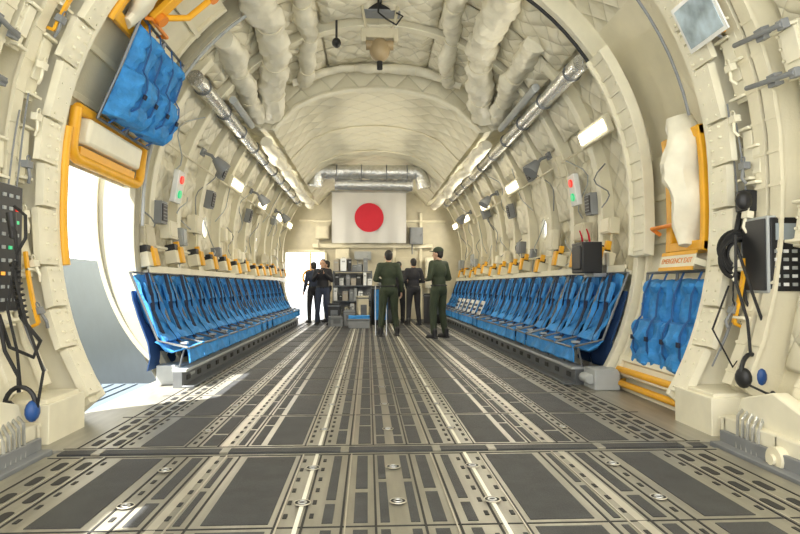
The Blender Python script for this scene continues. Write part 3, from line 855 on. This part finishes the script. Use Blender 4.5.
for j in range(9):
    for i in range(3):
        m=litd.get((j,i),M_lgrey)
        mb=MB(); mb.box((.149,-.03+i*.075,-.34+j*.085),(.01,.03,.022)); O(mb,'button',m,parent=e)
        mb=MB(); mb.box((-.06+i*.06,-.124,-.34+j*.085),(.03,.012,.022)); O(mb,'key',m,parent=e)
e=E('control_box','black control box with grey screen and keys','control box',TR(2.68,4.07,1.21))
mb=MB(); mb.box((0,.05,0),(.34,.28,.52)); O(mb,'housing',M_lgrey,parent=e,bevel=.012)
mb=MB(); mb.box((0,-.095,0),(.31,.02,.49)); O(mb,'face',M_black,parent=e,bevel=.004)
mb=MB(); mb.box((-.175,.05,0),(.012,.25,.48)); O(mb,'side_face',M_black,parent=e,bevel=.004)
mb=MB(); mb.box((.0,-.108,.15),(.25,.01,.11)); O(mb,'screen',M_screen,parent=e)
for i in range(5):
    for j in range(5):
        mb=MB(); mb.box((-.12+i*.06,-.11,-.2+j*.055),(.03,.014,.022)); O(mb,'button',M_paper if (i+j)%2 else M_lgrey,parent=e)
def coil(p,q,R,turns,n=14):
    p=V(p);q=V(q);d=(q-p).normalized();u=d.cross(V((0,1,.1))).normalized();w=d.cross(u);out=[]
    N=turns*n
    for i in range(N+1):
        a=2*math.pi*i/n; out.append(p.lerp(q,i/N)+u*R*math.cos(a)+w*R*math.sin(a))
    return out
e=E('intercom_cord','black intercom cords hanging beside the control panel','cord',TR(-2.33,4.0,1.2))
inv=TR(-2.33,4.0,1.2).inverted()
mb=MB(); mb.tube([(-2.40,4.0,1.42),(-2.34,3.98,1.34),(-2.33,4.0,1.15),(-2.34,3.98,.98),(-2.28,3.96,.8),(-2.16,3.95,.66),(-2.2,3.95,.56),(-2.36,3.98,.62),(-2.44,4.0,.82)],.012,8)
O(mb,'cord',M_rubber,parent=e,M=inv)
for P,r in (([(-2.42,3.95,.84),(-2.36,3.93,.6),(-2.26,3.9,.45),(-2.24,3.87,.36)],.012),([(-2.36,4.0,1.5),(-2.28,3.98,1.44),(-2.27,3.97,1.3),(-2.33,3.98,1.2)],.010)):
    mb=MB(); mb.tube(P,r,8); O(mb,'hanging_cable',M_rubber,parent=e,M=inv)
mb=MB(); mb.tube(coil((-2.34,3.97,1.15),(-2.26,3.95,.80),.022,10),.007,5); O(mb,'coiled_cord',M_rubber,parent=e,M=inv)
mb=MB(); mb.tube([(-2.38,4.0,1.46),(-2.36,4.0,1.3)],[.03,.022],10); O(mb,'plug',M_black,parent=e,M=inv)
def headset(loc,lab,rz=0,s0=1.0,flip=1):
    e=E('headset',lab,'headset',TR(*loc,rz)@Matrix.Scale(s0,4))
    for s in(-1,1):
        mb=MB(); mb.ell((s*.06,0,0),(.033,.045,.055),12); O(mb,'ear_cup',M_cup if s*flip>0 else M_black,parent=e)
    mb=MB(); mb.tube([(.075*math.cos(t*math.pi/10),0,.03+.09*math.sin(t*math.pi/10)) for t in range(11)],.012,8); O(mb,'headband',M_black,parent=e)
    mb=MB(); mb.tube([(-.07,-.03,-.03),(-.06,-.12,-.06),(-.02,-.13,-.07)],.006,6); mb.ell((-.02,-.13,-.07),(.015,.015,.02)); O(mb,'microphone',M_black,parent=e)
    for P in ([(0,0,.12),(-.02,0,.3),(-.08,.02,.5),(-.06,.03,.75)],[(.08,0,.0),(.12,-.02,.2),(.02,0,.45),(-.06,.03,.7)]):
        mb=MB(); mb.tube(P,.008,6); O(mb,'cable',M_rubber,parent=e)
headset((-2.22,3.85,.25),'blue and black headset hanging by its cable',0,1.2)
headset((2.38,3.98,.40),'blue cupped headset hanging on black cables',.4,1.25)
SHX=Matrix.Translation((.13,0,0))
e=E('coiled_hose','bundle of coiled black hose hung on the frame','hose',TR(2.55,4.45,1.35)); inv=e.matrix_world.inverted()@SHX
for i in range(8):
    mb=MB(); mb.torus((2.38+rnd.uniform(-.03,.03),4.3+rnd.uniform(-.04,.04),1.22+rnd.uniform(-.05,.05)),.13+rnd.uniform(-.03,.03),.015,M=RX(90+rnd.uniform(-12,12))@RY(rnd.uniform(-10,10)),n=28)
    O(mb,'hose_loop',M_rubber,parent=e,M=inv)
mb=MB(); mb.tube([(2.36,4.3,1.37),(2.4,4.32,1.5),(2.45,4.35,1.62)],.02,8)
O(mb,'hose_lead',M_rubber,parent=e,M=inv)
mb=MB(); mb.box((2.42,4.25,1.6),(.12,.11,.15)); mb.ell((2.36,4.2,1.6),(.06,.05,.07)); O(mb,'hose_head',M_black,parent=e,M=inv,bevel=.01)
for P,r in (([(2.34,4.3,1.14),(2.3,4.25,.9),(2.38,4.2,.6),(2.2,4.1,.45),(2.12,4.2,.7),(2.3,4.3,1.0)],.007),([(2.42,4.3,1.1),(2.44,4.2,.85),(2.36,4.1,.6),(2.3,4.05,.5)],.016),([(2.40,4.3,1.12),(2.36,4.2,.9),(2.40,4.1,.7),(2.32,4.05,.52)],.012)):
    mb=MB(); mb.tube(P,r,6); O(mb,'trailing_cord',M_rubber,parent=e,M=inv)
e=E('notice_plate','glossy laminated notice with blue-grey reflective picture','notice',wallM(1,25.5,4.25,2.45))
mb=MB(); mb.box((0,0,0),(.48,.36,.012)); O(mb,'sheet',M_paper,parent=e)
mb=MB(); mb.box((.0,-.0,.008),(.42,.30,.004)); O(mb,'picture',M_sheet,parent=e)
for side in(-1,1):
    for a in(18,11):
        mb=MB(); mb.tube([(-.25,.03,.05),(.0,.0,.07),(.22,-.02,.05)],.018,8); mb.box((0,0,.02),(.08,.08,.06)); mb.box((.2,-.02,.03),(.06,.06,.05))
        O(mb,'latch_bar',M_grey,M=wallM(side,a,3.85,2.56),bevel=.004,label='grey metal locking latch bar on aft frame',cat='latch',group='grey latch bars')
for side in(-1,1):
    mb=MB(); mb.box((side*2.36,4.3,.08),(.42,.5,.34)); mb.box((side*2.36,4.3,.26),(.36,.44,.03)); 
    for q in range(4): mb.tube([(side*2.36-.15+q*.1,4.04,.12),(side*2.36-.15+q*.1,4.06,.12)],.015,8)
    O(mb,'floor_corner_box',M_cream2,bevel=.02,label='cream metal equipment box beside the ramp hinge',cat='box')
    e=E('ramp_actuator_fitting','cream ramp hinge fitting with pipes and wheel','fitting',TR(side*2.3,3.4,0)); inv=e.matrix_world.inverted()
    mb=MB(); mb.box((side*2.40,2.95,.02),(.50,2.0,.28)); mb.prism([(3.1,.1),(3.9,.1),(3.8,.3),(3.5,.38),(3.25,.3)],side*2.2,side*2.3,axis='x')
    for yy in(3.15,3.4,3.65,3.9): mb.box((side*2.16,yy,.06),(.02,.03,.2))
    O(mb,'bracket',M_cream2,parent=e,M=inv,bevel=.01)
    mb=MB(); mb.tube([(side*2.1,3.35,.04),(side*2.2,3.35,.04)],.07,18); mb.tube([(side*2.08,3.35,.04),(side*2.12,3.35,.04)],.03,12); O(mb,'wheel',M_cream,parent=e,M=inv)
    for q in range(5):
        mb=MB(); mb.tube([(side*2.12,3.52+q*.05,.0),(side*2.14,3.54+q*.05,.14+.015*q),(side*2.24,3.62+q*.05,.24),(side*2.5,3.85,.28)],.010,6); O(mb,'hydraulic_pipe',M_alu,parent=e,M=inv)
    mb=MB(); mb.box((side*2.1,2.3,-.02),(.1,3.2,.06)); mb.box((side*2.13,2.3,.03),(.03,3.2,.1))
    O(mb,'ramp_edge_seal',M_grey,label='grey seal strip along the ramp edge',cat='seal strip',bevel=.005)
    yy=YDb[side]-.15
    mb=MB(); mb.box((side*2.15,yy+.1,.1),(.25,.3,.2)) ; mb.tube([(side*2.0,yy,.1),(side*2.0,yy+.2,.1)],.05,10)
    O(mb,'seat_rail_end_fitting',M_lgrey,bevel=.01,label='grey metal end fitting of guide rail',cat='fitting')
e=E('door_hoist_arm','yellow hinged arm above the raised door','hoist arm',wallM(-1,44,5.35,2.45)); 
mb=MB(); mb.box((0,0,.03),(.12,.7,.06)); mb.box((.1,.2,.06),(.4,.1,.06)); mb.tube([(.0,-.3,.06),(.25,-.1,.1),(.3,.2,.1)],.03,8); O(mb,'arm',M_yel,parent=e,bevel=.01)
for p in((0,-.3,0),(.3,.2,.02)):
    mb=MB(); mb.tube([p,(p[0],p[1],p[2]+.11)],.055,14); O(mb,'pivot',M_orange,parent=e)
e=E('black_case','black radio case with upright red-tipped handles','case',TR(2.28,6.75,1.14))
mb=MB(); mb.box((0,0,.17),(.22,.36,.34)); mb.box((-.115,0,.17),(.02,.28,.26)); O(mb,'body',M_black,parent=e,bevel=.02)
for y in(-.1,.12):
    mb=MB(); mb.tube([(0,y,.34),(-.02,y-.02,.42),(-.05,y-.04,.48)],[.012,.01,.008],6); O(mb,'handle',M_red,parent=e)
mb=MB(); mb.box((.12,0,-.02),(.2,.3,.04)); mb.box((.2,0,.1),(.03,.2,.24)); O(mb,'mounting_tray',M_alu,parent=e)
e=E('ceiling_hoist_pulley','tan pulley hoist hanging from the ceiling','hoist',TR(.0,7.6,4.58))
mb=MB()
for s in(-1,1): mb.tube([(s*.24,0,0),(s*.18,0,-.35),(0,0,-.6)],.022,8)
mb.box((0,0,-.46),(.46,.1,.12)); mb.box((-.2,0,-.52),(.06,.12,.1)); mb.box((.2,0,-.52),(.06,.12,.1)); O(mb,'hanger',M_beige,parent=e,bevel=.01)
mb=MB(); mb.ell((0,0,-.66),(.13,.12,.15),14); mb.tube([(-.17,0,-.6),(.17,0,-.6)],.06,12); O(mb,'pulley',M_tanb,parent=e)
mb=MB(); mb.tube([(0,0,-.8),(0,0,-.9)],.035,8); O(mb,'hook',M_rubber,parent=e)
e=E('ceiling_speaker','small grey box unit on the ceiling','speaker',TR(.02,7.6,4.60))
mb=MB(); mb.box((0,.2,-.08),(.5,.25,.14)); O(mb,'housing',M_grey,parent=e,bevel=.02)
mb=MB(); mb.box((0,.07,-.09),(.42,.02,.08)); O(mb,'grille',M_black,parent=e)
mb=MB(); mb.ell((0,0,-.18),(.06,.09,.06)); mb.tube([(0,0,-.15),(0,0,.28)],.015,6)
O(mb,'ceiling_spotlight',M_black,M=TR(-.55,7.9,4.3),label='small black spotlight hanging from the ceiling',cat='spotlight')
mb=MB(); mb.tube([(0,0,.3),(0,0,.1),(.1,0,.02),(.22,0,-.05),(.3,0,.06),(.22,0,.1)],.012,6)
O(mb,'loose_cable',M_rubber,M=TR(-.02,7.5,4.25),label='short black cable loop hanging from ceiling',cat='cable')

# ------------------------------------------------------------ people
def remesh(mb,voxel,smooth=4):
    me=mb.mesh('tmp',[],True,True); o=bpy.data.objects.new('tmp',me); COL.objects.link(o)
    r=o.modifiers.new('R','REMESH'); r.mode='VOXEL'; r.voxel_size=voxel; r.use_smooth_shade=True
    s=o.modifiers.new('S','SMOOTH'); s.iterations=smooth; s.factor=.5
    dg=bpy.context.evaluated_depsgraph_get(); ev=o.evaluated_get(dg)
    out=bpy.data.meshes.new_from_object(ev); bpy.data.objects.remove(o); 
    out.polygons.foreach_set('use_smooth',[True]*len(out.polygons)); out.materials.clear(); return out
def hand(mb,w,d,side):
    d=V(d).normalized(); w=V(w); lat=d.cross(V((side,.0,.2))).normalized(); nm=d.cross(lat).normalized()
    if nm.x*side>0: nm=-nm
    for t in(-.6,-.2,.2,.6): mb.caps(w+lat*t*.02,w+d*.085+lat*t*.045,.014,.013,8)
    for t,l in((-.75,.058),(-.25,.072),(.25,.075),(.75,.065)):
        a=w+d*.088+lat*t*.036; b=a+(d*.9+nm*.35).normalized()*l*.55; c=b+(d*.6+nm*.8).normalized()*l*.5
        mb.caps(a,b,.0095,.009,8); mb.caps(b,c,.009,.008,8)
    a=w+d*.03+lat*.03; b=a+(d*.6+lat*.8).normalized()*.04; mb.caps(a,b,.013,.011,8); mb.caps(b,b+(d*.9+lat*.2+nm*.3).normalized()*.032,.011,.009,8)
def person(label,x,y,heading,scale,arms,top,bottom,head_turn=0,stance=.1,boots=M_black,cap=None,onepiece=True):
    e=E('person',label,'person',TR(x,y,0,math.radians(heading))@Matrix.Scale(scale,4))
    hip=[V((s*.095,0,.92)) for s in(-1,1)]
    knee=[V((s*(.1+stance*.4),.03,.50)) for s in(-1,1)]
    ank=[V((s*(.1+stance),-.02,.09)) for s in(-1,1)]
    sh=[V((s*.175,0,1.42)) for s in(-1,1)]
    mb=MB(); H=RZ(head_turn); hc=V((0,.02,1.615))
    mb.ell(hc+V((0,0,.02)),(.076,.094,.098),16,rot=H); mb.ell(hc+H@V((0,.03,-.05)),(.055,.062,.065),14,rot=H)
    mb.caps(hc+H@V((0,.092,-.0)),hc+H@V((0,.108,-.028)),.010,.014,8)
    mb.ell(hc+H@V((0,.078,.03)),(.055,.02,.012),10,rot=H)
    mb.ell(hc+H@V((0,.088,-.062)),(.026,.012,.009),8,rot=H); mb.ell(hc+H@V((0,.075,-.098)),(.025,.02,.018),8,rot=H)
    for s in(-1,1): mb.ell(hc+H@V((s*.078,-.005,-.01)),(.012,.022,.034),8,rot=H)
    mb.caps((0,-.01,1.42),(0,.0,1.54),.058,.052)
    mb.ell((0,0,1.28),(.15,.095,.2),14); mb.ell((0,0,1.05),(.13,.09,.16),14); mb.ell((0,-.01,.93),(.15,.1,.12),14)
    for i in range(2):
        mb.caps(hip[i],knee[i],.08,.055); mb.caps(knee[i],ank[i],.055,.036)
        mb.caps(ank[i]+V((0,-.03,-.045)),ank[i]+V((0,.15,-.055)),.036,.03)
        el,wr=V(arms[i][0]),V(arms[i][1])
        mb.caps((0,0,1.42),sh[i],.06,.055); mb.caps(sh[i],el,.05,.04); mb.caps(el,wr,.038,.026)
        d=V(arms[i][2]) if len(arms[i])>2 else (wr-el)
        hand(mb,wr,d,-1 if i==0 else 1)
    def garment(mbx,name,m,vox=.014,sm=4):
        me=remesh(mbx,vox,sm); me.materials.append(m); return O(me,name,m,parent=e) 
    garment(mb,'body',M_skin,.0075,3)
    tb=MB()
    tb.ell((0,0,1.29),(.185,.125,.2),16); tb.ell((0,0,1.08),(.158,.118,.2),16); tb.caps((0,-.01,1.40),(0,0,1.475),.085,.066)
    for i in range(2):
        el,wr=V(arms[i][0]),V(arms[i][1])
        tb.caps((0,0,1.41),sh[i],.085,.075); tb.caps(sh[i],el,.072,.056); tb.caps(el,el.lerp(wr,.93),.056,.042)
    lb=tb if onepiece else MB()
    lb.ell((0,-.01,.95),(.175,.13,.15),16)
    for i in range(2):
        lb.caps(hip[i],knee[i],.103,.075); lb.caps(knee[i],ank[i].lerp(knee[i],.06),.075,.06)
    if onepiece: garment(tb,'flight_suit',top)
    else: tb.ell((0,-.005,.97),(.168,.125,.1),14); garment(tb,'shirt',top); garment(lb,'trousers',bottom)
    for i in range(2):
        bb=MB(); bb.caps(ank[i]+V((0,-.02,.06)),ank[i]+V((0,-.02,-.03)),.055,.05); bb.caps(ank[i]+V((0,-.03,-.04)),ank[i]+V((0,.15,-.05)),.047,.038)
        bb.box(ank[i]+V((0,.05,-.078)),(.09,.27,.024))
        garment(bb,'boot',boots,.01,2)
    hb=MB(); hb.ell(hc+H@V((0,-.018,.04)),(.085,.094,.095),16,rot=H); hb.ell(hc+H@V((0,-.045,-.01)),(.075,.062,.085),14,rot=H)
    garment(hb,'hair',M_hair,.01,2)
    for s in(-1,1):
        eb=MB(); eb.ell(hc+H@V((s*.03,.088,.008)),(.011,.006,.006),8,rot=H); O(eb,'eye',M_hair,parent=e)
    bt=MB(); bt.tube([(.168*math.cos(t*math.pi/12),.126*math.sin(t*math.pi/12)-.005,1.01) for t in range(25)],.016,6,cap=False)
    O(bt,'belt',M_black,parent=e)
    if cap:
        cb=MB(); cb.ell(hc+H@V((0,-.01,.07)),(.094,.105,.075),16,rot=H); cb.ell(hc+H@V((0,.11,.055)),(.07,.07,.01),12,rot=H); O(cb,'cap',cap,parent=e)
    return e
HANGR=((.25,-.03,1.14),(.27,.06,.90)); HANG=((-.25,-.03,1.14),(-.27,.06,.90))
FR=lambda s,fx=.08,fz=1.12:((s*.27,-.02,1.15),(s*fx*1.6,.2,fz),(-s*.5,.8,.1))
person('person in olive flight suit standing with back turned, forearms forward',.27,12.4,6,.985,[FR(-1),HANGR],M_olive,None,stance=.07)
person('person in olive flight suit standing half turned, hands in front',1.22,11.9,40,1.0,[FR(-1),FR(1)],M_olive,None,head_turn=20,stance=.06,cap=M_olive)
person('person in black clothes facing away near the bulkhead',1.02,15.8,15,.98,[FR(-1),FR(1)],M_blackc,None,stance=.05)
person('person in dark clothes standing beyond the flight crew',.68,16.6,-30,.95,[HANG,HANGR],M_blackc,None,stance=.04)
cp=((-.24,.02,1.18),(-.07,.26,1.36),(.2,.6,.5)); cq=((.24,.02,1.18),(.07,.26,1.36),(-.2,.6,.5))
person('person in black shirt raising a camera with both hands',-1.30,16.0,175,.97,[cp,cq],M_blackc,M_denim,stance=.06,onepiece=False)
person('person in beige shirt and dark trousers standing beside rack',-1.28,17.3,100,.98,[HANG,FR(1)],M_tan,M_denim,stance=.05,onepiece=False)
person('person in dark jacket by the bright doorway',-1.62,17.0,30,.95,[HANG,FR(1)],M_denim,M_blackc,stance=.04,onepiece=False)
e=E('hand_camera','black compact camera held up at face height','camera',TR(-1.30,16.0,0,math.radians(175))@Matrix.Scale(.97,4))
mb=MB(); mb.box((0,.345,1.41),(.13,.06,.085)); O(mb,'camera_body',M_black,parent=e,bevel=.008)
mb=MB(); mb.tube([(0,.37,1.41),(0,.45,1.41)],.035,14); O(mb,'lens',M_rubber,parent=e)

# ------------------------------------------------------------ outside
mb=MB(); mb.box((0,10,-1.35),(160,160,.1)); O(mb,'ground',M_ground,kind='structure')
w=bpy.data.worlds.new('World'); sc.world=w; w.use_nodes=True
bg=w.node_tree.nodes['Background']; bg.inputs[0].default_value=(1,.985,.95,1); bg.inputs[1].default_value=3.3
sl=bpy.data.lights.new('sun','SUN'); sl.energy=24; sl.angle=math.radians(.6); sl.color=(1,.97,.9)
so=bpy.data.objects.new('sun',sl); COL.objects.link(so)
d=V((.50,.30,-.85)).normalized(); so.rotation_euler=d.to_track_quat('-Z','Y').to_euler()

# ------------------------------------------------------------ camera
cd=bpy.data.cameras.new('camera'); cd.sensor_width=36; cd.lens=620/800*36; cd.clip_start=.05
co=bpy.data.objects.new('camera',cd); COL.objects.link(co)
co.location=(-.14,0,1.0)
co.rotation_euler=(math.radians(90+1.75),0,math.radians(-2.95))
sc.camera=co
